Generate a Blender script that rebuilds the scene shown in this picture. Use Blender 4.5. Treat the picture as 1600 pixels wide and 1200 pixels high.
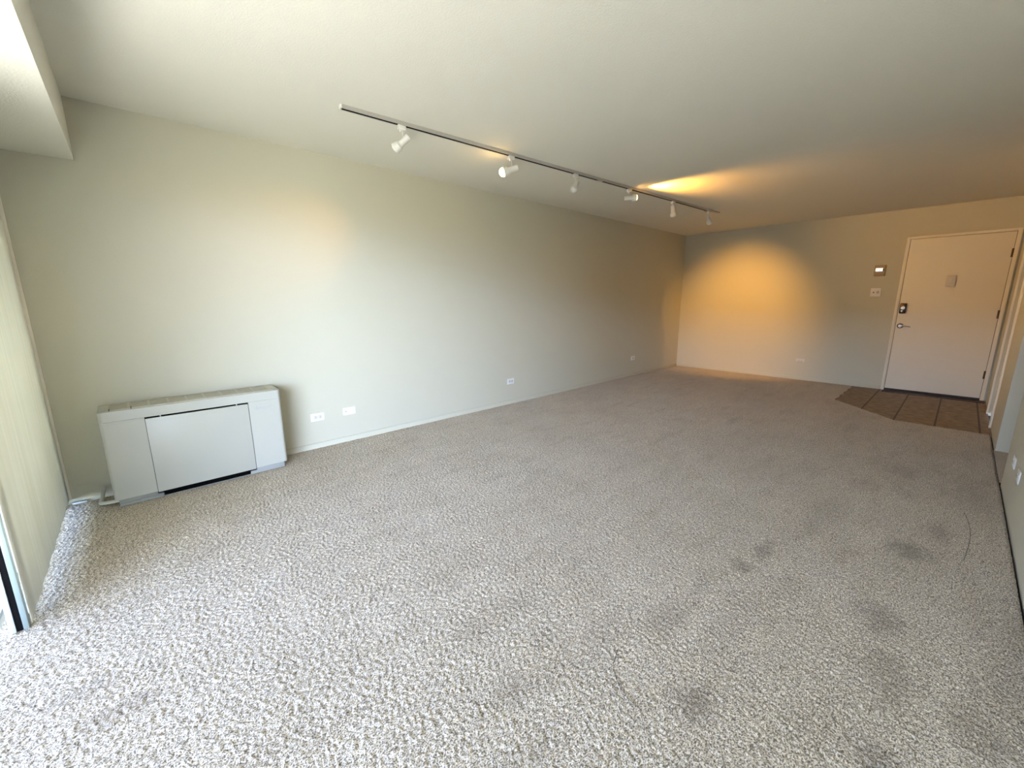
import bpy, bmesh, math, random
import numpy as np
from mathutils import Vector, Matrix, Euler

scn = bpy.context.scene
for o in list(bpy.data.objects):
    bpy.data.objects.remove(o)
C = scn.collection
random.seed(7)

# ------------------------------------------------------------------ camera
CAM = Vector((0.0, -3.6988, 1.27097))
F_PX, YAW, PIT, ROLL = 638.2, 0.82889966, -0.20139153, -0.0044876
fw = Vector((math.cos(PIT)*math.cos(YAW), math.cos(PIT)*math.sin(YAW), math.sin(PIT)))
r0 = Vector((math.sin(YAW), -math.cos(YAW), 0))
u0 = r0.cross(fw)
rt = math.cos(ROLL)*r0 + math.sin(ROLL)*u0
up = -math.sin(ROLL)*r0 + math.cos(ROLL)*u0
cd = bpy.data.cameras.new('camera')
cam = bpy.data.objects.new('camera', cd); C.objects.link(cam)
M = Matrix((rt, up, -fw)).transposed().to_4x4(); M.translation = CAM
cam.matrix_world = M
cd.sensor_fit = 'HORIZONTAL'; cd.sensor_width = 36.0
cd.lens = 36.0*F_PX/1600.0
cd.clip_start = 0.05; cd.clip_end = 200
scn.camera = cam

# ------------------------------------------------------------------ world, exposure
scn.view_settings.view_transform = 'Standard'
scn.view_settings.look = 'None'
scn.view_settings.gamma = 1.0
scn.view_settings.use_curve_mapping = False
scn.view_settings.exposure = 0.82
SKY = 7.0
w = bpy.data.worlds.new('World'); scn.world = w; w.use_nodes = True
nt = w.node_tree; nt.nodes.clear()
wo = nt.nodes.new('ShaderNodeOutputWorld'); bg = nt.nodes.new('ShaderNodeBackground')
tc = nt.nodes.new('ShaderNodeTexCoord'); sx = nt.nodes.new('ShaderNodeSeparateXYZ')
cr = nt.nodes.new('ShaderNodeValToRGB')
mr = nt.nodes.new('ShaderNodeMapRange'); mr.inputs[1].default_value = -1; mr.inputs[2].default_value = 1
nt.links.new(tc.outputs['Generated'], sx.inputs[0]); nt.links.new(sx.outputs['Z'], mr.inputs[0])
nt.links.new(mr.outputs[0], cr.inputs[0])
e = cr.color_ramp.elements
e[0].position = 0.0; e[0].color = (0.26, 0.27, 0.24, 1)
e[1].position = 0.49; e[1].color = (0.24, 0.25, 0.22, 1)
for ps, c in ((0.51, (0.77, 0.93, 1.26, 1)), (0.59, (0.73, 0.90, 1.25, 1)), (0.67, (0.22, 0.31, 0.58, 1)), (0.78, (0.05, 0.09, 0.22, 1)), (1.0, (0.04, 0.08, 0.2, 1))):
    q = e.new(ps); q.color = c
# the sky is brighter towards the sun's side (out and to the right of the balcony)
dn = nt.nodes.new('ShaderNodeVectorMath'); dn.operation = 'DOT_PRODUCT'; dn.inputs[1].default_value = (-0.866, -0.5, 0.0)
m2 = nt.nodes.new('ShaderNodeMapRange'); m2.inputs[1].default_value = 0.72; m2.inputs[2].default_value = 0.97
m2.inputs[3].default_value = 1.5*SKY; m2.inputs[4].default_value = 3.6*SKY
nt.links.new(tc.outputs['Generated'], dn.inputs[0]); nt.links.new(dn.outputs['Value'], m2.inputs[0])
nt.links.new(cr.outputs[0], bg.inputs[0]); nt.links.new(m2.outputs[0], bg.inputs[1])
nt.links.new(bg.outputs[0], wo.inputs[0])

# daylight portal at the balcony opening (only guides sampling of the sky)
pl = bpy.data.lights.new('sky_portal', 'AREA'); pl.shape = 'RECTANGLE'; pl.size = 4.1; pl.size_y = 2.2
pl.cycles.is_portal = True
po = bpy.data.objects.new('sky_portal', pl); C.objects.link(po)
po.location = (-0.60, -2.02, 1.06)
po.rotation_euler = (math.radians(90), 0, math.radians(-90))

sl = bpy.data.lights.new('sun', 'SUN'); sl.energy = 45.0; sl.angle = math.radians(0.6); sl.color = (1.0, 0.96, 0.88)
so = bpy.data.objects.new('sun', sl); C.objects.link(so)
so.rotation_euler = Vector((math.cos(math.radians(60)), 0.10, -math.sin(math.radians(60)))).to_track_quat('-Z', 'Y').to_euler()

WARM = (1.0, 0.47, 0.075)

# ------------------------------------------------------------------ dimensions
H = 2.44
L = 7.801
WR = -4.05            # right wall plane
XW = -0.47            # room side of the window wall
YB = -4.05

# ------------------------------------------------------------------ materials
def mat(name, color, rough=0.6, metal=0.0, bump=None, var=None, spec=0.5, emit=None):
    m = bpy.data.materials.new(name); m.use_nodes = True
    n = m.node_tree; b = n.nodes['Principled BSDF']
    b.inputs['Base Color'].default_value = (*color, 1)
    b.inputs['Roughness'].default_value = rough
    b.inputs['Metallic'].default_value = metal
    b.inputs['Specular IOR Level'].default_value = spec
    if emit:
        b.inputs['Emission Color'].default_value = (*emit[0], 1)
        b.inputs['Emission Strength'].default_value = emit[1]
    co = n.nodes.new('ShaderNodeTexCoord')
    if var:
        sc, amt = var
        t = n.nodes.new('ShaderNodeTexNoise'); t.inputs['Scale'].default_value = sc; t.inputs['Detail'].default_value = 4
        n.links.new(co.outputs['Object'], t.inputs['Vector'])
        mx = n.nodes.new('ShaderNodeMix'); mx.data_type = 'RGBA'
        mx.inputs[6].default_value = (*[c*(1-amt) for c in color], 1)
        mx.inputs[7].default_value = (*[min(1, c*(1+amt)) for c in color], 1)
        n.links.new(t.outputs[0], mx.inputs[0]); n.links.new(mx.outputs[2], b.inputs['Base Color'])
    if bump:
        sc, st, dist = bump
        t = n.nodes.new('ShaderNodeTexNoise'); t.inputs['Scale'].default_value = sc; t.inputs['Detail'].default_value = 3
        n.links.new(co.outputs['Object'], t.inputs['Vector'])
        bp = n.nodes.new('ShaderNodeBump'); bp.inputs['Strength'].default_value = st; bp.inputs['Distance'].default_value = dist
        n.links.new(t.outputs[0], bp.inputs['Height']); n.links.new(bp.outputs[0], b.inputs['Normal'])
    return m

M_WALL = mat('wall_paint', (0.57, 0.55, 0.435), 0.62, bump=(160, 0.35, 0.002), var=(220, 0.045))
M_CEIL = mat('ceiling_paint', (0.75, 0.735, 0.64), 0.85, bump=(120, 0.4, 0.003), var=(190, 0.04))
M_TRIM = mat('trim_paint', (0.82, 0.77, 0.65), 0.45, var=(90, 0.03))
M_DOOR = mat('door_paint', (0.82, 0.77, 0.65), 0.5, bump=(140, 0.3, 0.001), var=(150, 0.04))
M_AC = mat('enamelled_metal', (0.475, 0.475, 0.41), 0.38, var=(3, 0.02))
M_ACPLINTH = mat('plinth_metal', (0.26, 0.27, 0.24), 0.5, var=(20, 0.05))
M_ACP2 = mat('pale_plinth_metal', (0.36, 0.37, 0.35), 0.5)
M_GRILLE = mat('grille_metal', (0.50, 0.48, 0.38), 0.5, var=(18, 0.12))
M_BLACK = mat('black_void', (0.004, 0.004, 0.004), 0.95, spec=0.02)
M_DARK = mat('dark_slot', (0.03, 0.025, 0.02), 0.6)
M_PIPE = mat('painted_pipe', (0.55, 0.55, 0.47), 0.45)
M_PLASTIC = mat('white_plastic', (0.80, 0.80, 0.77), 0.35)
M_PLASTIC2 = mat('ivory_plastic', (0.66, 0.64, 0.58), 0.4)
M_SLOT = mat('receptacle_slot', (0.10, 0.09, 0.08), 0.6)
M_ALU = mat('anodised_aluminium', (0.25, 0.30, 0.28), 0.4, 0.35)
M_ALUW = mat('pale_aluminium', (0.42, 0.45, 0.46), 0.4, 0.1)
M_GASKET = mat('black_gasket', (0.004, 0.004, 0.004), 0.9, spec=0.05)
M_TRACK = mat('track_metal', (0.50, 0.47, 0.42), 0.4, 0.2)
M_LAMP = mat('lamp_enamel', (0.78, 0.77, 0.70), 0.4)
M_BRONZE = mat('dark_bronze', (0.10, 0.07, 0.045), 0.3, 0.9)
M_NICKEL = mat('brushed_nickel', (0.55, 0.50, 0.42), 0.25, 1.0)
M_LCD = mat('lcd_glass', (0.85, 0.88, 0.85), 0.2, emit=((0.95, 1.0, 0.95), 0.55))
M_THERM = mat('beige_plastic', (0.42, 0.32, 0.20), 0.5)
M_THRESH = mat('threshold_wood', (0.035, 0.015, 0.010), 0.5)
M_SUB = mat('subfloor', (0.03, 0.025, 0.02), 0.9)
M_CONC = mat('balcony_concrete', (0.55, 0.55, 0.53), 0.9, var=(6, 0.08))
M_BLOCKER = mat('dark_blocker', (0.10, 0.08, 0.07), 0.9, var=(1.5, 0.2))  # dark surface for the added daylight blocker
M_LINE = mat('dark_line', (0.09, 0.07, 0.06), 0.8)
M_CLOSET = mat('closet_paint', (0.40, 0.37, 0.30), 0.5)
M_BULB_OFF = mat('frosted_bulb', (0.80, 0.79, 0.72), 0.25)
M_BULB_ON = mat('glowing_bulb', (1, 0.8, 0.5), 0.3, emit=((1.0, 0.55, 0.16), 16.0))
M_BULB_BIG = mat('glowing_globe_bulb', (1, 0.8, 0.5), 0.3, emit=((1.0, 0.62, 0.20), 24.0))

def blind_mat():
    m = bpy.data.materials.new('blind_fabric'); m.use_nodes = True
    n = m.node_tree; n.nodes.clear()
    out = n.nodes.new('ShaderNodeOutputMaterial'); mx = n.nodes.new('ShaderNodeMixShader')
    d = n.nodes.new('ShaderNodeBsdfDiffuse'); t = n.nodes.new('ShaderNodeBsdfTranslucent')
    co = n.nodes.new('ShaderNodeTexCoord'); mp = n.nodes.new('ShaderNodeMapping'); mp.inputs['Scale'].default_value = (1, 14, 0.5)
    tx = n.nodes.new('ShaderNodeTexNoise'); tx.inputs['Scale'].default_value = 2.0; tx.inputs['Detail'].default_value = 5
    r = n.nodes.new('ShaderNodeValToRGB')
    r.color_ramp.elements[0].position = 0.35; r.color_ramp.elements[0].color = (0.82, 0.79, 0.66, 1)
    r.color_ramp.elements[1].position = 0.7; r.color_ramp.elements[1].color = (0.88, 0.86, 0.74, 1)
    n.links.new(co.outputs['Object'], mp.inputs[0]); n.links.new(mp.outputs[0], tx.inputs['Vector'])
    n.links.new(tx.outputs[0], r.inputs[0])
    n.links.new(r.outputs[0], d.inputs[0]); n.links.new(r.outputs[0], t.inputs[0])
    mx.inputs[0].default_value = 0.25
    n.links.new(d.outputs[0], mx.inputs[1]); n.links.new(t.outputs[0], mx.inputs[2]); n.links.new(mx.outputs[0], out.inputs[0])
    return m
M_BLIND = blind_mat()

def glass_mat():
    m = bpy.data.materials.new('clear_glass'); m.use_nodes = True
    n = m.node_tree; n.nodes.clear()
    out = n.nodes.new('ShaderNodeOutputMaterial'); mx = n.nodes.new('ShaderNodeMixShader')
    g = n.nodes.new('ShaderNodeBsdfGlossy'); g.inputs['Roughness'].default_value = 0.02
    t = n.nodes.new('ShaderNodeBsdfTransparent'); t.inputs[0].default_value = (0.95, 0.975, 0.965, 1)
    mx.inputs[0].default_value = 0.04
    n.links.new(t.outputs[0], mx.inputs[1]); n.links.new(g.outputs[0], mx.inputs[2])
    n.links.new(mx.outputs[0], out.inputs[0])
    return m
M_GLASS = glass_mat()

# stains: (x, y, radius x, radius y, darkness)
STAINS = [(1.16, -3.30, .075, .055, .55), (0.765, -2.86, .06, .06, .25), (1.19, -2.92, .12, .07, .20), (1.44, -3.06, .10, .06, .28),
          (2.02, -3.15, .05, .05, .45), (2.24, -3.18, .10, .035, .45), (2.78, -3.685, .10, .07, .55), (3.14, -3.78, .10, .05, .35),
          (2.07, -3.65, .09, .07, .42), (1.72, -3.70, .15, .06, .32), (1.69, -3.925, .09, .07, .38), (1.365, -3.716, .06, .06, .50),
          (-0.29, -1.89, .09, .035, .30), (-0.20, -2.07, .08, .035, .30), (1.07, -2.59, .06, .06, .18), (0.81, -2.57, .06, .05, .2),
          (2.06, -4.0, .5, .08, .28), (3.9, -3.95, .35, .12, .3), (4.1, -3.55, .12, .10, .28), (2.95, -3.30, .20, .07, .22), (0.9, -2.3, .05, .05, .15),
          (1.6, -3.25, .16, .05, .2), (3.6, -3.4, .14, .08, .2), (0.55, -3.05, .2, .05, .18), (5.2, -3.1, .2, .05, .25), (4.6, -2.2, .2, .04, .22)]

def carpet_mat():
    m = bpy.data.materials.new('cut_pile_carpet'); m.use_nodes = True
    n = m.node_tree; b = n.nodes['Principled BSDF']; Lk = n.links.new
    b.inputs['Roughness'].default_value = 0.95; b.inputs['Specular IOR Level'].default_value = 0.08
    b.inputs['Sheen Weight'].default_value = 0.15
    geo = n.nodes.new('ShaderNodeNewGeometry')
    pos = geo.outputs['Position']
    def noise(sc, det, rough=0.5):
        t = n.nodes.new('ShaderNodeTexNoise'); t.inputs['Scale'].default_value = sc; t.inputs['Detail'].default_value = det
        t.inputs['Roughness'].default_value = rough
        Lk(pos, t.inputs['Vector']); return t.outputs[0]
    def ramp(src, p0, c0, p1, c1):
        r = n.nodes.new('ShaderNodeValToRGB'); r.color_ramp.elements[0].position = p0; r.color_ramp.elements[0].color = (*c0, 1)
        r.color_ramp.elements[1].position = p1; r.color_ramp.elements[1].color = (*c1, 1); Lk(src, r.inputs[0]); return r.outputs[0]
    def mul(a, c, fac=1.0):
        x = n.nodes.new('ShaderNodeMix'); x.data_type = 'RGBA'; x.blend_type = 'MULTIPLY'; x.inputs[0].default_value = fac
        Lk(a, x.inputs[6])
        if isinstance(c, tuple): x.inputs[7].default_value = (*c, 1)
        else: Lk(c, x.inputs[7])
        return x.outputs[2]
    base = ramp(noise(205, 3, 0.7), 0.41, (0.15, 0.12, 0.082), 0.56, (0.80, 0.715, 0.565))  # random tuft tones, dark end deepened to imitate shade in pile crevices
    patch = ramp(noise(2.2, 5, 0.65), 0.35, (0.91, 0.90, 0.88), 0.62, (1, 1, 1))
    col = mul(base, patch)
    # worn streaks lying along the room
    mp = n.nodes.new('ShaderNodeMapping'); mp.inputs['Scale'].default_value = (1.2, 4.5, 1)
    Lk(pos, mp.inputs[0])
    t = n.nodes.new('ShaderNodeTexNoise'); t.inputs['Scale'].default_value = 2.2; t.inputs['Detail'].default_value = 4; Lk(mp.outputs[0], t.inputs['Vector'])
    col = mul(col, ramp(t.outputs[0], 0.30, (0.88, 0.865, 0.84), 0.48, (1, 1, 1)))
    # stains
    acc = None
    nz = noise(16, 4, 0.7)
    nm = n.nodes.new('ShaderNodeMath'); nm.operation = 'MULTIPLY_ADD'; Lk(nz, nm.inputs[0]); nm.inputs[1].default_value = 2.6; nm.inputs[2].default_value = -1.3
    for (x, y, rx, ry, dk) in STAINS:
        s = n.nodes.new('ShaderNodeVectorMath'); s.operation = 'SUBTRACT'; Lk(pos, s.inputs[0]); s.inputs[1].default_value = (x, y, 0)
        d = n.nodes.new('ShaderNodeVectorMath'); d.operation = 'MULTIPLY'; Lk(s.outputs[0], d.inputs[0]); d.inputs[1].default_value = (1/rx, 1/ry, 0)
        ln = n.nodes.new('ShaderNodeVectorMath'); ln.operation = 'LENGTH'; Lk(d.outputs[0], ln.inputs[0])
        a = n.nodes.new('ShaderNodeMath'); a.operation = 'ADD'; Lk(ln.outputs['Value'], a.inputs[0]); Lk(nm.outputs[0], a.inputs[1])
        mr = n.nodes.new('ShaderNodeMapRange'); mr.interpolation_type = 'SMOOTHSTEP'
        mr.inputs[1].default_value = 0.3; mr.inputs[2].default_value = 1.7; mr.inputs[3].default_value = dk*0.85; mr.inputs[4].default_value = 0.0
        Lk(a.outputs[0], mr.inputs[0])
        if acc is None: acc = mr.outputs[0]
        else:
            k = n.nodes.new('ShaderNodeMath'); k.operation = 'MAXIMUM'; Lk(acc, k.inputs[0]); Lk(mr.outputs[0], k.inputs[1]); acc = k.outputs[0]
    st = n.nodes.new('ShaderNodeMix'); st.data_type = 'RGBA'; Lk(acc, st.inputs[0]); Lk(col, st.inputs[6]); st.inputs[7].default_value = (0.13, 0.10, 0.07, 1)
    Lk(st.outputs[2], b.inputs['Base Color'])
    bp = n.nodes.new('ShaderNodeBump'); bp.inputs['Strength'].default_value = 0.8; bp.inputs['Distance'].default_value = 0.004
    Lk(noise(330, 2, 0.6), bp.inputs['Height']); Lk(bp.outputs[0], b.inputs['Normal'])
    return m
M_CARPET = carpet_mat()

def tile_mat():
    m = bpy.data.materials.new('entry_tiles'); m.use_nodes = True
    n = m.node_tree; b = n.nodes['Principled BSDF']; Lk = n.links.new
    b.inputs['Roughness'].default_value = 0.55
    geo = n.nodes.new('ShaderNodeNewGeometry'); sp = n.nodes.new('ShaderNodeSeparateXYZ'); Lk(geo.outputs['Position'], sp.inputs[0])
    def line(out, off, per, wd):
        a = n.nodes.new('ShaderNodeMath'); a.operation = 'SUBTRACT'; Lk(out, a.inputs[0]); a.inputs[1].default_value = off
        p = n.nodes.new('ShaderNodeMath'); p.operation = 'PINGPONG'; Lk(a.outputs[0], p.inputs[0]); p.inputs[1].default_value = per/2
        l = n.nodes.new('ShaderNodeMath'); l.operation = 'LESS_THAN'; Lk(p.outputs[0], l.inputs[0]); l.inputs[1].default_value = wd
        return l.outputs[0]
    ly = line(sp.outputs['Y'], -3.045, 0.31, 0.0075)
    lx = line(sp.outputs['X'], 6.15, 0.31, 0.004)
    t = n.nodes.new('ShaderNodeTexNoise'); t.inputs['Scale'].default_value = 14; t.inputs['Detail'].default_value = 6; Lk(geo.outputs['Position'], t.inputs['Vector'])
    r = n.nodes.new('ShaderNodeValToRGB'); r.color_ramp.elements[0].position = 0.3; r.color_ramp.elements[0].color = (0.15, 0.10, 0.06, 1)
    r.color_ramp.elements[1].position = 0.7; r.color_ramp.elements[1].color = (0.30, 0.215, 0.13, 1); Lk(t.outputs[0], r.inputs[0])
    a = n.nodes.new('ShaderNodeMix'); a.data_type = 'RGBA'; Lk(ly, a.inputs[0]); Lk(r.outputs[0], a.inputs[6]); a.inputs[7].default_value = (0.045, 0.018, 0.014, 1)
    c = n.nodes.new('ShaderNodeMix'); c.data_type = 'RGBA'; Lk(lx, c.inputs[0]); Lk(a.outputs[2], c.inputs[6]); c.inputs[7].default_value = (0.15, 0.09, 0.06, 1)
    Lk(c.outputs[2], b.inputs['Base Color'])
    return m
M_TILE = tile_mat()

# ------------------------------------------------------------------ mesh helpers
def bx(bm, x0, x1, y0, y1, z0, z1, bev=0.0, seg=2):
    g = bmesh.ops.create_cube(bm, size=1.0)
    vs = g['verts']
    for v in vs:
        v.co.x = x0 + (v.co.x+.5)*(x1-x0); v.co.y = y0 + (v.co.y+.5)*(y1-y0); v.co.z = z0 + (v.co.z+.5)*(z1-z0)
    if bev > 0:
        es = list({e for v in vs for e in v.link_edges})
        bmesh.ops.bevel(bm, geom=es, offset=bev, segments=seg, profile=0.5, affect='EDGES')

def tube(bm, pts, r, seg=12, caps=True):
    pts = [Vector(p) for p in pts]; rings = []
    prev = None
    for i, p in enumerate(pts):
        d = (pts[min(i+1, len(pts)-1)] - pts[max(i-1, 0)]).normalized()
        a = prev if prev is not None else (Vector((0, 0, 1)) if abs(d.z) < .9 else Vector((1, 0, 0)))
        s = d.cross(a).normalized(); t = s.cross(d).normalized(); prev = t
        rr = r[i] if isinstance(r, (list, tuple)) else r
        rings.append([bm.verts.new(p + rr*(math.cos(k*2*math.pi/seg)*s + math.sin(k*2*math.pi/seg)*t)) for k in range(seg)])
    for A, B in zip(rings, rings[1:]):
        for k in range(seg): bm.faces.new((A[k], A[(k+1) % seg], B[(k+1) % seg], B[k]))
    if caps:
        bm.faces.new(rings[0][::-1]); bm.faces.new(rings[-1])

def lathe(bm, prof, seg=28, axis='X'):
    """prof: (axial, radius) pairs; revolve about the local X axis"""
    rings = []
    for (a, r) in prof:
        if r < 1e-6: rings.append([bm.verts.new((a, 0, 0))])
        else: rings.append([bm.verts.new((a, r*math.cos(k*2*math.pi/seg), r*math.sin(k*2*math.pi/seg))) for k in range(seg)])
    for A, B in zip(rings, rings[1:]):
        for k in range(seg):
            k2 = (k+1) % seg
            if len(A) == 1 and len(B) == 1: continue
            if len(A) == 1: bm.faces.new((A[0], B[k2], B[k]))
            elif len(B) == 1: bm.faces.new((A[k], A[k2], B[0]))
            else: bm.faces.new((A[k], A[k2], B[k2], B[k]))

def prism(bm, poly, z0, z1):
    a = [bm.verts.new((x, y, z0)) for x, y in poly]; b = [bm.verts.new((x, y, z1)) for x, y in poly]
    bm.faces.new(a[::-1]); bm.faces.new(b)
    n = len(poly)
    for i in range(n): bm.faces.new((a[i], a[(i+1) % n], b[(i+1) % n], b[i]))

def obj(name, bm, m, parent=None, smooth=False, kind=None, label=None):
    me = bpy.data.meshes.new(name); bmesh.ops.recalc_face_normals(bm, faces=bm.faces); bm.to_mesh(me); bm.free()
    me.materials.append(m)
    if smooth:
        me.polygons.foreach_set('use_smooth', [True]*len(me.polygons))
        me.set_sharp_from_angle(angle=math.radians(35))
    o = bpy.data.objects.new(name, me); C.objects.link(o)
    if parent is not None: o.parent = parent
    if kind: o['kind'] = kind
    if label: o['label'] = label
    return o

def box_obj(name, m, dims, parent=None, bev=0.0, kind=None, label=None, smooth=False):
    bm = bmesh.new(); bx(bm, *dims, bev=bev); return obj(name, bm, m, parent, smooth or bev > 0, kind, label)

def thing(name, label, cat, loc=(0, 0, 0), rot=(0, 0, 0), group=None, kind=None):
    o = bpy.data.objects.new(name, None); C.objects.link(o); o.empty_display_size = 0.05
    o.location = loc; o.rotation_euler = rot
    o['label'] = label; o['category'] = cat
    if group: o['group'] = group
    if kind: o['kind'] = kind
    return o

def tag(o, label, cat, group=None, kind=None):
    o['label'] = label; o['category'] = cat
    if group: o['group'] = group
    if kind: o['kind'] = kind

def struct(o, label, cat):
    o['kind'] = 'structure'; o['label'] = label; o['category'] = cat; return o

# ------------------------------------------------------------------ shell
T = 0.12
struct(box_obj('wall_left', M_WALL, (-0.70, L+T, 0.0, T, -0.05, H+T)), 'long blank grey-green painted wall behind the heating unit', 'wall')
struct(box_obj('wall_far', M_WALL, (L, L+T, YB-T, 0.0, -0.05, H+T)), 'far grey-green wall with the white entry door', 'wall')
struct(box_obj('wall_right', M_WALL, (-0.60, 4.333, YB-T, YB, -0.05, H)), 'near right wall at the frame edge with two white outlets', 'wall')
# far piece of the right wall with the closet door opening
bm = bmesh.new()
bx(bm, 5.262, 6.21, YB-T, YB, -0.05, H); bx(bm, 6.21, 6.94, YB-T, YB, 2.05, H); bx(bm, 6.94, L, YB-T, YB, -0.05, H)
bx(bm, 5.262, 5.262+T, -5.6, YB-T, -0.05, H)
struct(obj('wall_right_far', bm, M_WALL), 'right wall beyond the hallway opening, beside the entry door', 'wall')
bm = bmesh.new(); bx(bm, 4.333-T, 4.333, -5.6, YB-T, -0.05, H); bx(bm, 4.333-T, 5.262+T, -5.72, -5.6, -0.05, H)
struct(obj('wall_hallway', bm, M_WALL), 'walls of the side hallway off the right wall', 'wall')
struct(box_obj('ceiling', M_CEIL, (-0.70, L+T, -5.72, T, H, H+T)), 'off-white painted ceiling', 'ceiling')
# soffit above the balcony door
bm = bmesh.new(); prism(bm, [(-0.70, 0.0), (-0.127, 0.0), (-0.127, YB), (-0.70, YB)], 2.098, H)
struct(obj('ceiling_soffit', bm, M_CEIL), 'boxed ceiling soffit over the balcony door, upper left corner', 'soffit')
struct(box_obj('floor', M_SUB, (-0.56, L+T, -5.72, T, -0.12, -0.02)), 'dark subfloor under the carpet edge', 'floor')

# carpet: a displaced pile surface
def carpet():
    def axis(segs):
        out = [segs[0][0]]
        for a, b, s0, s1 in segs:
            x = a
            n = max(1, int(round((b-a)/((s0+s1)/2))))
            t = np.linspace(0, 1, n+1)[1:]
            k = (s1-s0)/(s0+s1)
            xs = a+(b-a)*(t*(1-k)+t*t*k) if abs(k) > 1e-6 else a+(b-a)*t
            out += list(xs)
        return np.array(out)
    X = axis([(-0.555, 2.2, .0037, .0038), (2.2, 4.3, .0042, .012), (4.3, L-.002, .012, .03)])
    Y = axis([(-4.042, -1.2, .0039, .0039), (-1.2, -0.013, .0048, .008)])
    rng = np.random.default_rng(3)
    # pile height field on a regular 5 mm lattice, then sampled
    s = 0.0038
    nx, ny = int((L+0.7)/s)+4, int(4.2/s)+4
    def blur(a, k):
        for _ in range(k):
            a = (a+np.roll(a, 1, 0)+np.roll(a, -1, 0))/3; a = (a+np.roll(a, 1, 1)+np.roll(a, -1, 1))/3
        return a
    h = blur(rng.standard_normal((nx, ny)).astype(np.float32), 1)
    h = h-blur(h, 8); h /= h.std()
    h2 = blur(rng.standard_normal((nx, ny)).astype(np.float32), 6); h2 /= h2.std()
    hh = np.clip(h*0.0016, -0.0036, 0.0030)+h2*0.0003
    ix = np.clip(((X+0.6)/s), 0, nx-2); iy = np.clip(((Y+4.1)/s), 0, ny-2)
    i0 = ix.astype(int); j0 = iy.astype(int); fx = (ix-i0)[:, None]; fy = (iy-j0)[None, :]
    g = lambda a, b: hh[np.ix_(a, b)]
    Z = (g(i0, j0)*(1-fx)*(1-fy)+g(i0+1, j0)*fx*(1-fy)+g(i0, j0+1)*(1-fx)*fy+g(i0+1, j0+1)*fx*fy)
    XX, YY = np.meshgrid(X, Y, indexing='ij')
    far = np.clip((XX-4.0)/3.0, 0, 1); Z = Z*(1-0.45*far)
    # wobble a cut edge along the tiles
    edge = 0.006*np.sin(XX*23)+0.006*np.sin(YY*31+1)
    intile = (XX > 5.868+edge) & (YY < -2.735+edge) & ((XX-5.868) > (YY+3.366)*1.09+edge)
    # border rolls down at walls
    d = np.minimum(YY+4.042, 10); Z = Z-0.010*np.exp(-(d/0.008)**2)
    keepq = ~(intile[:-1, :-1] & intile[1:, :-1] & intile[:-1, 1:] & intile[1:, 1:])
    Z = np.where(intile, -0.012, Z)
    nX, nY = len(X), len(Y)
    V = np.stack([XX.ravel(), YY.ravel(), Z.ravel()], 1).astype(np.float32)
    idx = np.arange(nX*nY).reshape(nX, nY)
    q = np.stack([idx[:-1, :-1], idx[1:, :-1], idx[1:, 1:], idx[:-1, 1:]], -1)[keepq]
    used = np.zeros(nX*nY, bool); used[q.ravel()] = True
    remap = np.cumsum(used)-1; V = V[used]; q = remap[q]
    # hallway strip
    base = len(V)
    hv = np.array([[4.335, -5.59, 0], [5.26, -5.59, 0], [5.26, -4.042, 0], [4.335, -4.042, 0]], np.float32)
    V = np.concatenate([V, hv]); q = np.concatenate([q, np.array([[base, base+1, base+2, base+3]])])
    me = bpy.data.meshes.new('floor_carpet')
    me.vertices.add(len(V)); me.vertices.foreach_set('co', V.ravel())
    me.loops.add(q.size); me.loops.foreach_set('vertex_index', q.ravel().astype(np.int32))
    me.polygons.add(len(q)); me.polygons.foreach_set('loop_start', (np.arange(len(q))*4).astype(np.int32))
    me.polygons.foreach_set('loop_total', np.full(len(q), 4, np.int32))
    me.update(); me.validate()
    me.polygons.foreach_set('use_smooth', np.ones(len(me.polygons), bool))
    me.materials.append(M_CARPET)
    o = bpy.data.objects.new('floor_carpet', me); C.objects.link(o)
    return struct(o, 'worn beige cut-pile carpet with small dark stains', 'carpet')
carpet()

# entry tiles
bm = bmesh.new(); prism(bm, [(5.86, -4.05), (L, -4.05), (L, -2.73), (6.55, -2.73), (5.86, -3.37)], -0.02, -0.002)
struct(obj('floor_tiles', bm, M_TILE), 'brown square tiles with dark grout in front of the entry door', 'tiles')

# baseboards
def baseboard(name, pts, lab):
    bm = bmesh.new(); bx(bm, *pts, bev=0.003); struct(obj(name, bm, M_WALL, smooth=True), lab, 'baseboard')
baseboard('baseboard_left', (0.70, L-0.012, -0.012, 0.0, -0.005, 0.047), 'low painted baseboard along the long wall')
baseboard('baseboard_far', (L-0.012, L, -3.04, -0.012, -0.005, 0.047), 'low painted baseboard along the far wall')

# wall-end strip next to the blind
struct(box_obj('trim_1', M_TRIM, (-0.464, -0.445, -0.012, 0.0, 0.035, 2.098), bev=0.003), 'thin cream strip where the long wall meets the balcony door', 'trim')
struct(box_obj('trim_2', M_ALUW, (-0.448, -0.38, -0.028, -0.0125, 0.0, 0.016), bev=0.004), 'short pale strip end at the foot of the long wall by the blind', 'trim')

# ------------------------------------------------------------------ balcony door (window wall)
win = thing('window_1', 'sliding balcony door with pale metal frame, slid open at the left edge', 'balcony door', (-0.5, -2.0, 0), kind='structure')
win.location = (0, 0, 0)
bm = bmesh.new()
bx(bm, -0.60, -0.475, -4.05, 0.0, 2.04, 2.098); bx(bm, -0.60, -0.475, -4.05, -3.99, 0.0, 2.04)
bx(bm, -0.60, -0.475, -0.04, 0.0, 0.0, 2.04); bx(bm, -0.60, -0.575, -4.05, 0.0, -0.02, 0.006)
obj('door_frame', bm, M_ALUW, win)
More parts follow.
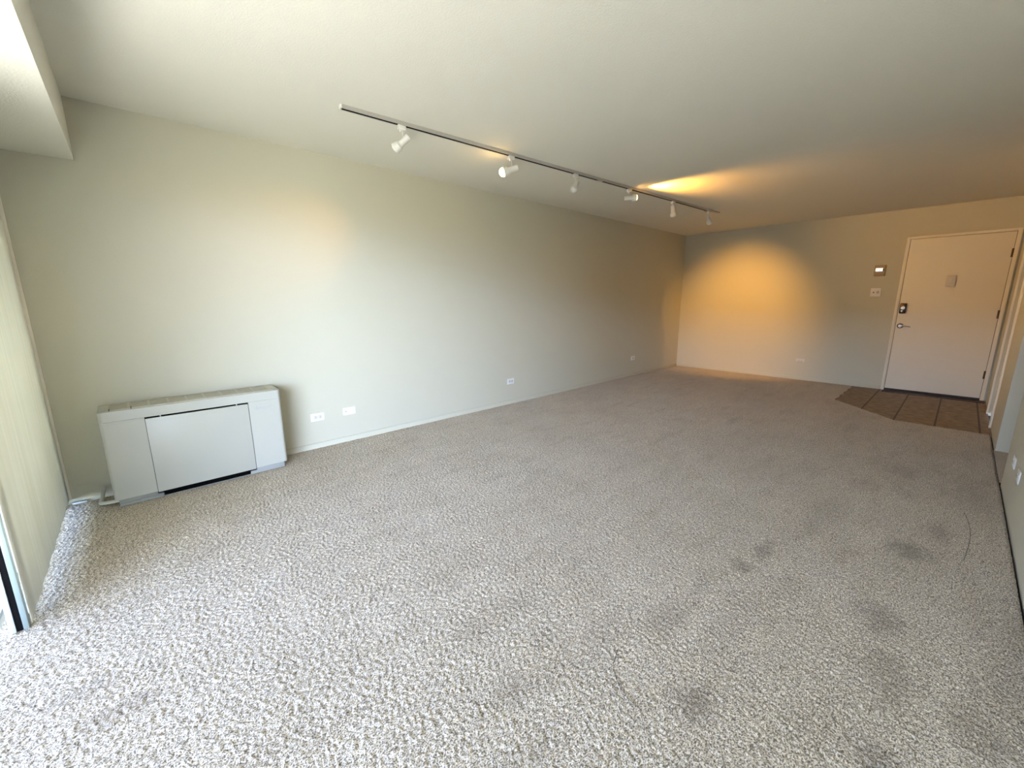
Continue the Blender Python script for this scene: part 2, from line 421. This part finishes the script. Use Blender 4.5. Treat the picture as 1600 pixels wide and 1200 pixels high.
# sliding panel parked behind the blind: room-side lip, black channel, outer lip
bm = bmesh.new(); bx(bm, -0.487, -0.4715, -1.366, -1.335, 0.002, 2.04, bev=0.0015); obj('stile', bm, M_ALU, win, True)
bm = bmesh.new(); bx(bm, -0.505, -0.487, -1.3635, -1.335, 0.003, 2.04); obj('gasket', bm, M_GASKET, win)
bm = bmesh.new(); bx(bm, -0.522, -0.505, -1.368, -1.335, 0.002, 2.04, bev=0.0015)
bx(bm, -0.522, -0.487, -1.335, -1.30, 0.002, 2.04); bx(bm, -0.522, -0.487, -1.30, -0.05, -0.004, 0.010); bx(bm, -0.522, -0.487, -1.30, -0.05, 1.98, 2.04)
bx(bm, -0.522, -0.487, -0.09, -0.05, 0.010, 1.98)
obj('panel_rail', bm, M_ALUW, win, True)
obj_g = box_obj('glass', M_GLASS, (-0.508, -0.502, -1.30, -0.09, 0.010, 1.98), win)
# balcony seen outside
struct(box_obj('balcony_floor', M_CONC, (-2.1, -0.56, -5.5, 1.5, -0.16, -0.012)), 'pale concrete balcony floor outside the open door', 'balcony')
struct(box_obj('balcony_slab', M_CONC, (-2.3, -0.60, -5.5, 1.5, 2.36, 2.56)), 'underside of the balcony above', 'balcony')
struct(box_obj('low_light_blocker', M_BLOCKER, (-22, -14, -13, 8, -25, 3.4)), 'unseen dark block added opposite the balcony to cut low daylight', 'light blocker')  # added unseen mass, keeps low daylight off the far end of the room
struct(box_obj('wall_window_header', M_WALL, (-0.70, -0.60, -4.2, 0.12, 2.04, 2.5)), 'wall above the balcony door', 'wall')
struct(box_obj('wall_window_jamb', M_WALL, (-0.70, -0.60, -4.2, -4.05, -0.05, 2.5)), 'wall beside the balcony door', 'wall')

# vertical blind
vb = thing('vertical_blind', 'closed cream fabric blind hanging to the carpet at the left edge', 'blind', (-0.46, -0.7, 2.06))
bm = bmesh.new()
XB, YB0, YB1, ZB = -0.458, -0.014, -1.40, 0.038
NB = 120; lo = []; hi = []
for k in range(NB+1):
    y = YB0+(YB1-YB0)*k/NB; x = XB+0.0018*math.sin(k*0.33)+0.0008*math.sin(k*0.9+1)
    lo.append(bm.verts.new((x+0.46, y+0.7, ZB-2.06))); hi.append(bm.verts.new((x+0.46, y+0.7, 2.03-2.06)))
for i in range(NB): bm.faces.new((lo[i], lo[i+1], hi[i+1], hi[i]))
o = obj('fabric_panel', bm, M_BLIND, vb, True)
md = o.modifiers.new('thickness', 'SOLIDIFY'); md.thickness = 0.0006
bm = bmesh.new(); bx(bm, -0.006, 0.03, -0.80, 0.685, -0.03, 0.037, bev=0.004); obj('head_rail', bm, M_PLASTIC, vb, True)

# ------------------------------------------------------------------ heating unit
def heater():
    t = thing('heating_unit', 'long off-white metal heating and cooling unit standing against the left wall', 'heater', (0.25, -0.14, 0))
    O = Vector((0.25, -0.14, 0))
    def ob(name, bm, m, parent=t, smooth=True, label=None):
        bmesh.ops.translate(bm, verts=bm.verts, vec=-O)
        return obj(name, bm, m, parent, smooth, None, label)
    x0, x1, yf, zt, zb = -0.240, 0.745, -0.28, 0.618, 0.05
    R = 0.022
    def outline(xa, xb, ra, rb, ya=-0.018, yfr=yf):
        P = [(xb, ya), (xa, ya)]
        if ra:
            for k in range(7):
                a = math.pi+k*math.pi/12; P.append((xa+ra+ra*math.cos(a), yfr+ra+ra*math.sin(a)))
        else: P.append((xa, yfr))
        if rb:
            for k in range(7):
                a = 1.5*math.pi+k*math.pi/12; P.append((xb-rb+rb*math.cos(a), yfr+rb+rb*math.sin(a)))
        else: P.append((xb, yfr))
        return P
    def body(xa, xb, ra, rb, z0, z1):
        bm = bmesh.new(); prism(bm, outline(xa, xb, ra, rb), z0, z1)
        es = [e_ for e_ in bm.edges if all(abs(v.co.z-z1) < 1e-5 for v in e_.verts) and all(v.co.y < -0.03 for v in e_.verts)]
        bmesh.ops.bevel(bm, geom=es, offset=0.006, segments=3, profile=0.5, affect='EDGES')
        return bm
    # casing: left cheek, right cheek and the band across the top
    px0, px1, pz1 = -0.031, 0.530, 0.548
    bm = bmesh.new(); prism(bm, outline(x0, px0-0.002, R, 0), zb, pz1+0.006)
    ob('left_casing', bm, M_AC)
    bm = bmesh.new(); prism(bm, outline(px1+0.003, x1, 0, R), zb, pz1+0.006)
    rc = ob('right_casing', bm, M_AC)
    ob('top_casing', body(x0, x1, R, R, pz1+0.0072, zt), M_AC)
    bm = bmesh.new(); bx(bm, px0-0.004, px1+0.005, yf+0.012, -0.018, 0.03, pz1+0.004); ob('inner_cabinet', bm, M_BLACK, smooth=False)
    # removable front panel
    bm = bmesh.new(); bx(bm, px0, px1, yf-0.001, yf+0.011, 0.044, pz1-0.0045, bev=0.0015)
    fp = ob('front_panel', bm, M_AC)
    for xk in (0.045, 0.462):
        bm = bmesh.new(); bx(bm, xk-0.003, xk+0.003, yf, yf+0.010, pz1-0.0045, pz1+0.0072); bmesh.ops.translate(bm, verts=bm.verts, vec=(0, 0, 0)); ob('hinge_tab', bm, M_AC)
    # plinths and the black air inlet between them
    bm = bmesh.new(); bx(bm, -0.222, -0.006, yf+0.012, -0.018, 0.004, zb+0.001, bev=0.003); bx(bm, -0.222, -0.006, yf+0.005, yf+0.013, 0.004, 0.022, bev=0.002); ob('plinth', bm, M_ACPLINTH)
    bm = bmesh.new(); bx(bm, 0.494, 0.722, yf+0.012, -0.018, 0.004, zb-0.002, bev=0.003); ob('plinth', bm, M_ACP2)
    bm = bmesh.new(); bx(bm, -0.004, 0.492, yf+0.013, -0.03, 0.008, 0.046); ob('air_inlet', bm, M_BLACK, smooth=False, label='black air inlet')
    bm = bmesh.new(); bx(bm, -0.004, 0.492, yf+0.009, yf+0.013, 0.003, 0.009); ob('inlet_lip', bm, M_ACPLINTH, smooth=False)
    # outlet grille on top
    bm = bmesh.new()
    bx(bm, x0+0.03, x1-0.03, -0.255, -0.03, zt-0.001, zt+0.0035, bev=0.0015)
    gr = ob('top_grille', bm, M_GRILLE, label='tan grille')
    n = 9
    for k in range(n):
        xa = x0+0.05+k*(x1-x0-0.10)/n; xb = xa+(x1-x0-0.10)/n-0.012
        for j in range(3):
            ya = -0.235+j*0.062
            bm = bmesh.new(); bx(bm, xa, xb, ya, ya+0.045, zt+0.0032, zt+0.0047)
            bmesh.ops.translate(bm, verts=bm.verts, vec=-O); s = obj('grille_slot', bm, mat_slot, gr)
    for xk in (-0.185, -0.085):
        bm = bmesh.new(); bx(bm, xk-0.002, xk+0.002, -0.262, -0.2, zt, zt+0.006); ob('grille_clip', bm, M_DARK, smooth=False)
    # creased seam across the casing
    for xa, xb in ((x0+0.02, px0-0.004), (px1+0.004, x1-0.02)):
        bm = bmesh.new(); bx(bm, xa, xb, yf-0.0012, yf+0.001, 0.5385, 0.5400); ob('seam', bm, M_AC, smooth=False)
    # raised script badge
    bm = bmesh.new()
    pts = []
    for k in range(160):
        s = k/159; x = 0.568+0.118*s+0.0035*math.cos(2*math.pi*9*s+0.6)
        amp = 0.008 if s > .25 else 0.014
        z = 0.505+amp*math.sin(2*math.pi*9*s)*(0.7+0.3*math.sin(17*s))+(0.004 if s > .85 else 0)
        pts.append((x, yf-0.001, z))
    tube(bm, pts, 0.0013, 6)
    tube(bm, [(0.585, yf-.001, 0.488), (0.62, yf-.001, 0.490), (0.665, yf-.001, 0.493)], 0.0011, 6)
    ob('badge', bm, M_ALUW, label='small raised metallic script badge')
    # pipe leaving at the left foot
    bm = bmesh.new()
    P = [(-0.295, -0.022, 0.075), (-0.300, -0.04, 0.050), (-0.304, -0.10, 0.034), (-0.308, -0.185, 0.030)]
    for k in range(1, 7):
        a = k/6*math.pi/2; P.append((-0.308+0.024*(1-math.cos(a)), -0.185-0.024*math.sin(a), 0.030))
    P += [(-0.24, -0.215, 0.030), (-0.17, -0.222, 0.030)]
    tube(bm, P, 0.0115, 14); ob('pipe', bm, M_PIPE, label='painted drain pipe')
    return t
mat_slot = mat('grille_opening', (0.42, 0.40, 0.32), 0.6)
heater()

# ------------------------------------------------------------------ outlets, switch, thermostat
def outlet(label, loc, rotz, kind='duplex', mplate=M_PLASTIC, group='wall outlets', w_=0.115, h_=0.07):
    """horizontal plate in local XZ, facing local -Y"""
    t = thing('wall_outlet' if kind in ('duplex', 'decora', 'blank') else 'light_switch', label,
              'outlet' if kind in ('duplex', 'decora', 'blank') else 'switch', loc, (0, 0, rotz), group)
    box_obj('cover_plate', mplate, (-w_/2, w_/2, -0.006, 0, -h_/2, h_/2), t, bev=0.0025)
    if kind in ('duplex',):
        for s in (-1, 1):
            bm = bmesh.new(); bx(bm, s*0.0195-0.0135, s*0.0195+0.0135, -0.0085, -0.005, -0.0165, 0.0165, bev=0.0015)
            r = obj('receptacle', bm, M_PLASTIC2, t, True)
            bm = bmesh.new()
            for zz in (-0.006, 0.006): bx(bm, s*0.0195-0.005, s*0.0195+0.004, -0.0092, -0.008, zz-0.0014, zz+0.0014)
            bx(bm, s*0.0195+0.006, s*0.0195+0.010, -0.0092, -0.008, -0.002, 0.002)
            obj('slots', bm, M_SLOT, r)
        bm = bmesh.new(); tube(bm, [(0, -0.0075, 0), (0, -0.005, 0)], 0.003, 10); obj('screw', bm, M_SLOT, t)
    if kind == 'blank':
        bm = bmesh.new(); tube(bm, [(-0.032, -0.010, 0), (-0.032, -0.005, 0)], 0.0065, 14); obj('jack', bm, M_SLOT2, t)
        bm = bmesh.new(); tube(bm, [(0.042, -0.0072, 0), (0.042, -0.005, 0)], 0.003, 10); obj('screw', bm, M_SLOT2, t)
    if kind == 'switch':
        bm = bmesh.new(); bx(bm, -0.033, -0.013, -0.0075, -0.005, -0.015, 0.015, bev=0.001); a = obj('receptacle', bm, M_PLASTIC2, t, True)
        bm = bmesh.new(); bx(bm, -0.027, -0.019, -0.018, -0.007, -0.007, 0.008, bev=0.001); obj('toggle', bm, M_SLOT, t, True)
        bm = bmesh.new(); bx(bm, 0.008, 0.038, -0.0075, -0.005, -0.022, 0.022, bev=0.001); a = obj('rocker', bm, M_PLASTIC2, t, True)
        bm = bmesh.new(); bx(bm, 0.0165, 0.0195, -0.0085, -0.007, -0.012, 0.012); bx(bm, 0.027, 0.030, -0.0085, -0.007, -0.012, 0.012); obj('slots', bm, M_SLOT, a)
    return t
M_SLOT2 = mat('grey_jack', (0.42, 0.43, 0.42), 0.5)
outlet('white outlet with grey sockets, nearest the heating unit', (1.075, -0.0001, 0.279), 0)
outlet('plain white cable plate just right of the outlet by the heating unit', (1.352, -0.0001, 0.283), 0, 'blank')
outlet('white outlet low on the middle of the long wall', (3.364, -0.0001, 0.286), 0)
outlet('small white outlet low on the long wall near the dim far corner', (6.180, -0.0001, 0.304), 0)
outlet('dim cream outlet low on the far wall left of the entry door', (L-0.0001, -2.037, 0.301), math.radians(-90), mplate=M_PLASTIC2)
outlet('white plate on the right wall at the frame edge, the farther of two', (3.915, YB+0.0001, 0.275), math.radians(180))
outlet('white plate on the right wall at the frame edge, the nearer of two', (3.605, YB+0.0001, 0.275), math.radians(180))
outlet('square white light switch plate beside the entry door, under the thermostat', (L-0.0001, -2.817, 1.363), math.radians(-90), 'switch', group='', w_=0.112, h_=0.115)

t = thing('thermostat', 'small beige thermostat with lit display on the wall left of the entry door', 'thermostat', (L-0.0001, -2.825, 1.66), (0, 0, math.radians(-90)))
box_obj('wall_plate', M_THERM, (-0.062, 0.062, -0.008, 0, -0.075, 0.075), t, bev=0.003)
box_obj('housing', M_THERM, (-0.055, 0.055, -0.030, -0.008, -0.068, 0.068), t, bev=0.004)
ds = box_obj('display', M_LCD, (-0.045, 0.030, -0.032, -0.029, -0.012, 0.032), t, bev=0.001, label='lit white display')
bm = bmesh.new(); bx(bm, -0.02, -0.002, -0.0335, -0.0318, 0.008, 0.012); bx(bm, -0.006, 0.006, -0.0335, -0.0318, 0.000, 0.010); obj('display_digits', bm, M_SLOT2, ds)
box_obj('button', M_DARK, (0.032, 0.044, -0.034, -0.029, -0.006, 0.024), t, bev=0.001)

# ------------------------------------------------------------------ entry door
DY0, DY1, DT = -3.088, -3.992, 2.045      # slab left, right, top
d = thing('door_1', 'plain off-white entry door with dark lock and lever on the far wall', 'door', (L, (DY0+DY1)/2, 0), kind='structure')
Od = Vector((L, (DY0+DY1)/2, 0))
def dob(name, bm, m, parent=d, smooth=True, label=None):
    bmesh.ops.translate(bm, verts=bm.verts, vec=-Od); return obj(name, bm, m, parent, smooth, None, label)
bm = bmesh.new(); bx(bm, L-0.020, L-0.0005, DY1, DY0, 0.030, DT, bev=0.002); dob('door_leaf', bm, M_DOOR)
bm = bmesh.new(); bx(bm, L-0.028, L-0.0005, DY0+0.004, DY0+0.040, 0.0, DT+0.036, bev=0.003)
bx(bm, L-0.028, L-0.0005, DY1-0.040, DY1-0.004, 0.0, DT+0.036, bev=0.003)
bx(bm, L-0.028, L-0.0005, DY1-0.004, DY0+0.004, DT+0.004, DT+0.036, bev=0.003); dob('door_frame', bm, M_TRIM)
bm = bmesh.new(); bx(bm, L-0.004, L-0.0004, DY1-0.004, DY0+0.004, 0.0, DT+0.004); dob('door_gap', bm, M_DARK, smooth=False, label='dark gap around the door')
bm = bmesh.new(); bx(bm, L-0.20, L-0.0005, DY1-0.045, DY0+0.01, -0.004, 0.004, bev=0.001); dob('threshold', bm, M_THRESH, label='dark threshold')
for zc in (1.80, 1.08, 0.33):
    bm = bmesh.new(); tube(bm, [(L-0.024, DY1-0.001, zc-0.05), (L-0.024, DY1-0.001, zc+0.05)], 0.006, 10)
    bx(bm, L-0.0225, L-0.018, DY1-0.012, DY1+0.012, zc-0.05, zc+0.05); dob('hinge', bm, M_BRONZE)
bm = bmesh.new(); bx(bm, L-0.052, L-0.019, -3.166, -3.096, 1.075, 1.213, bev=0.012); db = dob('deadbolt', bm, M_BRONZE, label='dark keypad deadbolt')
bm = bmesh.new(); tube(bm, [(L-0.050, -3.131, 1.150), (L-0.062, -3.131, 1.150)], 0.022, 18); tube(bm, [(L-0.050, -3.125, 1.108), (L-0.058, -3.125, 1.108)], 0.010, 12)
dob('deadbolt_cylinder', bm, M_NICKEL, db)
bm = bmesh.new(); tube(bm, [(L-0.019, -3.135, 0.908), (L-0.030, -3.135, 0.908)], [0.036, 0.032], 24); tube(bm, [(L-0.030, -3.135, 0.908), (L-0.062, -3.135, 0.908)], 0.013, 16)
lv = dob('lever_handle', bm, M_BRONZE, label='dark lever handle')
bm = bmesh.new(); tube(bm, [(L-0.058, -3.132, 0.908), (L-0.060, -3.16, 0.910), (L-0.056, -3.20, 0.906), (L-0.050, -3.238, 0.898)], [0.011, 0.008, 0.007, 0.006], 12); dob('lever', bm, M_NICKEL, lv)
bm = bmesh.new(); tube(bm, [(L-0.060, -3.135, 0.908), (L-0.066, -3.135, 0.908)], 0.016, 16); dob('rose_cap', bm, M_NICKEL, lv)
t = thing('door_chime', 'small cream box mounted high in the middle of the entry door', 'chime', (L-0.0205, -3.531, 1.492), (0, 0, math.radians(-90)))
box_obj('housing', M_PLASTIC2, (-0.040, 0.040, -0.032, 0, -0.072, 0.072), t, bev=0.007)
box_obj('push_plate', M_PLASTIC2, (-0.024, 0.020, -0.035, -0.031, -0.045, 0.042), t, bev=0.0015)

# closet door on the right wall
d2 = thing('door_2', 'closet doorway on the right wall seen edge-on beside the entry door', 'door', (6.575, YB, 0), kind='structure')
O2 = Vector((6.575, YB, 0))
def d2ob(name, bm, m, label=None):
    bmesh.ops.translate(bm, verts=bm.verts, vec=-O2); return obj(name, bm, m, d2, True, None, label)
bm = bmesh.new(); bx(bm, 6.157, 6.214, YB, YB+0.016, 0.0, 2.11, bev=0.003); bx(bm, 6.936, 6.992, YB, YB+0.016, 0.0, 2.11, bev=0.003)
bx(bm, 6.214, 6.936, YB, YB+0.016, 2.054, 2.11, bev=0.003); d2ob('door_casing', bm, M_TRIM)
bm = bmesh.new(); bx(bm, 6.214, 6.936, YB-0.07, YB-0.035, 0.015, 2.05); d2ob('door_leaf', bm, M_CLOSET)

# ------------------------------------------------------------------ track and spotlights
A = Vector((1.112, -0.962, H)); B = Vector((6.06, -1.236, H))
td = (B-A).normalized(); tn = Vector((-td.y, td.x, 0))
ang = math.atan2(td.y, td.x)
tr = thing('light_track', 'long thin metal lighting track running across the ceiling', 'light track', tuple(A), (0, 0, ang))
LT = (B-A).length; zb = -0.022
J = 2.46     # where two rail lengths join
for a, b in ((0.0, J-0.035), (J+0.035, LT-0.30)):
    bm = bmesh.new(); bx(bm, a, b, -0.018, -0.011, zb, -0.0003); bx(bm, a, b, 0.011, 0.018, zb, -0.0003); bx(bm, a, b, -0.011, 0.011, -0.006, -0.0003)
    obj('rail', bm, M_TRACK, tr)
    bm = bmesh.new(); bx(bm, a+0.004, b-0.004, -0.011, 0.011, -0.0212, -0.006); obj('rail_channel', bm, M_GASKET, tr)
bm = bmesh.new(); bx(bm, J-0.035, J+0.035, -0.0185, 0.0185, zb-0.001, -0.0003, bev=0.002); obj('joiner', bm, M_TRACK, tr, True)
bm = bmesh.new(); bx(bm, -0.01, 0.0, -0.019, 0.019, zb-0.001, -0.0003, bev=0.002); obj('end_cap', bm, M_LAMP, tr, True)
bm = bmesh.new(); bx(bm, LT-0.30, LT-0.20, -0.034, 0.034, zb-0.004, -0.0003, bev=0.003); obj('feed_box', bm, M_TRACK, tr, True)
bm = bmesh.new(); bx(bm, LT-0.20, LT+0.04, -0.022, 0.022, -0.014, -0.0003, bev=0.003); obj('cover_plate', bm, M_TRACK, tr, True)

def dirc(r_, u_, f_):
    return (r_*rt+u_*up+f_*fw).normalized()
def housing_bm():
    bm = bmesh.new()
    lathe(bm, [(-0.052, 0.0), (-0.052, 0.018), (-0.049, 0.0225), (0.018, 0.0235), (0.030, 0.027), (0.038, 0.0335), (0.072, 0.0355),
               (0.072, 0.0335), (0.040, 0.0310), (0.030, 0.020), (0.026, 0.0)])
    return bm
def bulb_bm():
    bm = bmesh.new()
    lathe(bm, [(0.028, 0.0), (0.030, 0.017), (0.045, 0.026), (0.062, 0.0310), (0.070, 0.0300), (0.078, 0.0235), (0.083, 0.013), (0.0845, 0.0)])
    return bm
hb = obj('housing', housing_bm(), M_LAMP, None, True); bb = obj('bulb', bulb_bm(), M_BULB_OFF, None, True)
bb_on = obj('bulb', bulb_bm(), M_BULB_ON, None, True)
bm = bmesh.new()
lathe(bm, [(0.028, 0.0), (0.030, 0.017), (0.045, 0.026), (0.062, 0.0325), (0.076, 0.0345), (0.090, 0.0315), (0.100, 0.022), (0.106, 0.010), (0.107, 0.0)])
bb_big = obj('bulb', bm, M_BULB_BIG, None, True)
bm = bmesh.new(); bx(bm, -0.028, 0.028, -0.015, 0.015, -0.030, -0.0002, bev=0.003); tube(bm, [(-0.012, 0, -0.042), (-0.012, 0, -0.030)], 0.008, 12)
ad = obj('track_adapter', bm, M_LAMP, None, True)
bm = bmesh.new(); tube(bm, [(0.006, 0, -0.028), (0.006, 0, -0.078)], 0.0032, 8)
sm_ = obj('stem', bm, M_LAMP, None, True)
first = {'h': hb, 'b': bb, 'bon': bb_on, 'big': bb_big, 'a': ad, 's': sm_}
usedf = set()
def take(k):
    if k in usedf:
        o = first[k].copy(); C.objects.link(o); return o
    usedf.add(k); return first[k]
def spotlight(xt, direction, label, on=None, dz=-0.098):
    s = (xt-A.x)/(B.x-A.x); p = A+(B-A)*s; p.z = H-0.022
    t = thing('track_spotlight', label, 'spotlight', tuple(p), (0, 0, ang), 'spotlights on the ceiling track')
    a = take('a'); a.parent = t
    st = take('s'); st.parent = t
    h = take('h'); h.parent = t
    R3 = Matrix.Rotation(-ang, 3, 'Z'); dl = R3 @ direction
    h.rotation_mode = 'QUATERNION'; h.rotation_quaternion = dl.to_track_quat('X', 'Z')
    h.location = (0.006, 0, dz)
    b = take(('big' if len(on) > 3 else 'bon') if on else 'b'); b.parent = h
    if on:
        b['label'] = 'glowing bulb'
        en, size, blend = on[:3]
        ld = bpy.data.lights.new('bulb_light', 'SPOT'); ld.energy = en; ld.color = WARM
        ld.spot_size = math.radians(size); ld.spot_blend = blend; ld.shadow_soft_size = 0.025
        lo = bpy.data.objects.new('bulb_light', ld); C.objects.link(lo); lo.parent = h
        lo.location = (0.115 if len(on) > 3 else 0.092, 0, 0); lo.rotation_euler = (0, math.radians(-90), 0)
    return t
spotlight(1.498, dirc(-.77, -.62, .05), 'unlit white spotlight nearest the track\'s near end, tilted down to the left')
p2 = Vector((2.442, -1.03, 2.31))
spotlight(2.442, (Vector((0.90, 0, 1.69))-p2).normalized(), 'lit spotlight whose glowing yellow bulb faces the room', on=(24, 36, 1.0, 1))
spotlight(3.213, dirc(-.33, -.80, -.45), 'unlit rounded white spotlight pointing down, just past the glowing one')
spotlight(4.055, Vector((.66, -.75, .03)).normalized(), 'horizontal white spotlight throwing a warm streak across the ceiling', on=(115, 90, 1.0), dz=-0.085)
spotlight(4.93, dirc(.10, -.97, .15), 'unlit white spotlight hanging straight down, second from the far end of the track')
p6 = Vector((5.826, -1.22, 2.33))
spotlight(5.826, (Vector((L, -1.02, 1.02))-p6).normalized(), 'spotlight nearest the far end, seen from behind, lighting the far wall', on=(125, 72, 1.0))

# ------------------------------------------------------------------ thin dark curved lines on the carpet
def bez(P, n=24):
    out = []
    P = [Vector(p) for p in P]
    for i in range(len(P)-1):
        a, b_, c, e_ = P[max(i-1, 0)], P[i], P[i+1], P[min(i+2, len(P)-1)]
        for k in range(n):
            t = k/n; out.append(0.5*((2*b_)+(-a+c)*t+(2*a-5*b_+4*c-e_)*t*t+(-a+3*b_-3*c+e_)*t**3))
    out.append(P[-1]); return out
for pts, lab in (([(3.536, -3.876), (3.349, -3.896), (3.137, -3.898), (2.857, -3.877)], 'thin dark curved line on the carpet near the right wall'),
                 ([(1.158, -3.013), (1.087, -3.04), (1.042, -3.083), (1.014, -3.141), (1.011, -3.195)], 'thin dark curved line on the carpet in the foreground')):
    bm = bmesh.new(); tube(bm, bez([(x, y, 0.0052) for x, y in pts]), 0.0011, 6)
    tag(obj('carpet_line', bm, M_LINE, None, True), lab, 'thread')
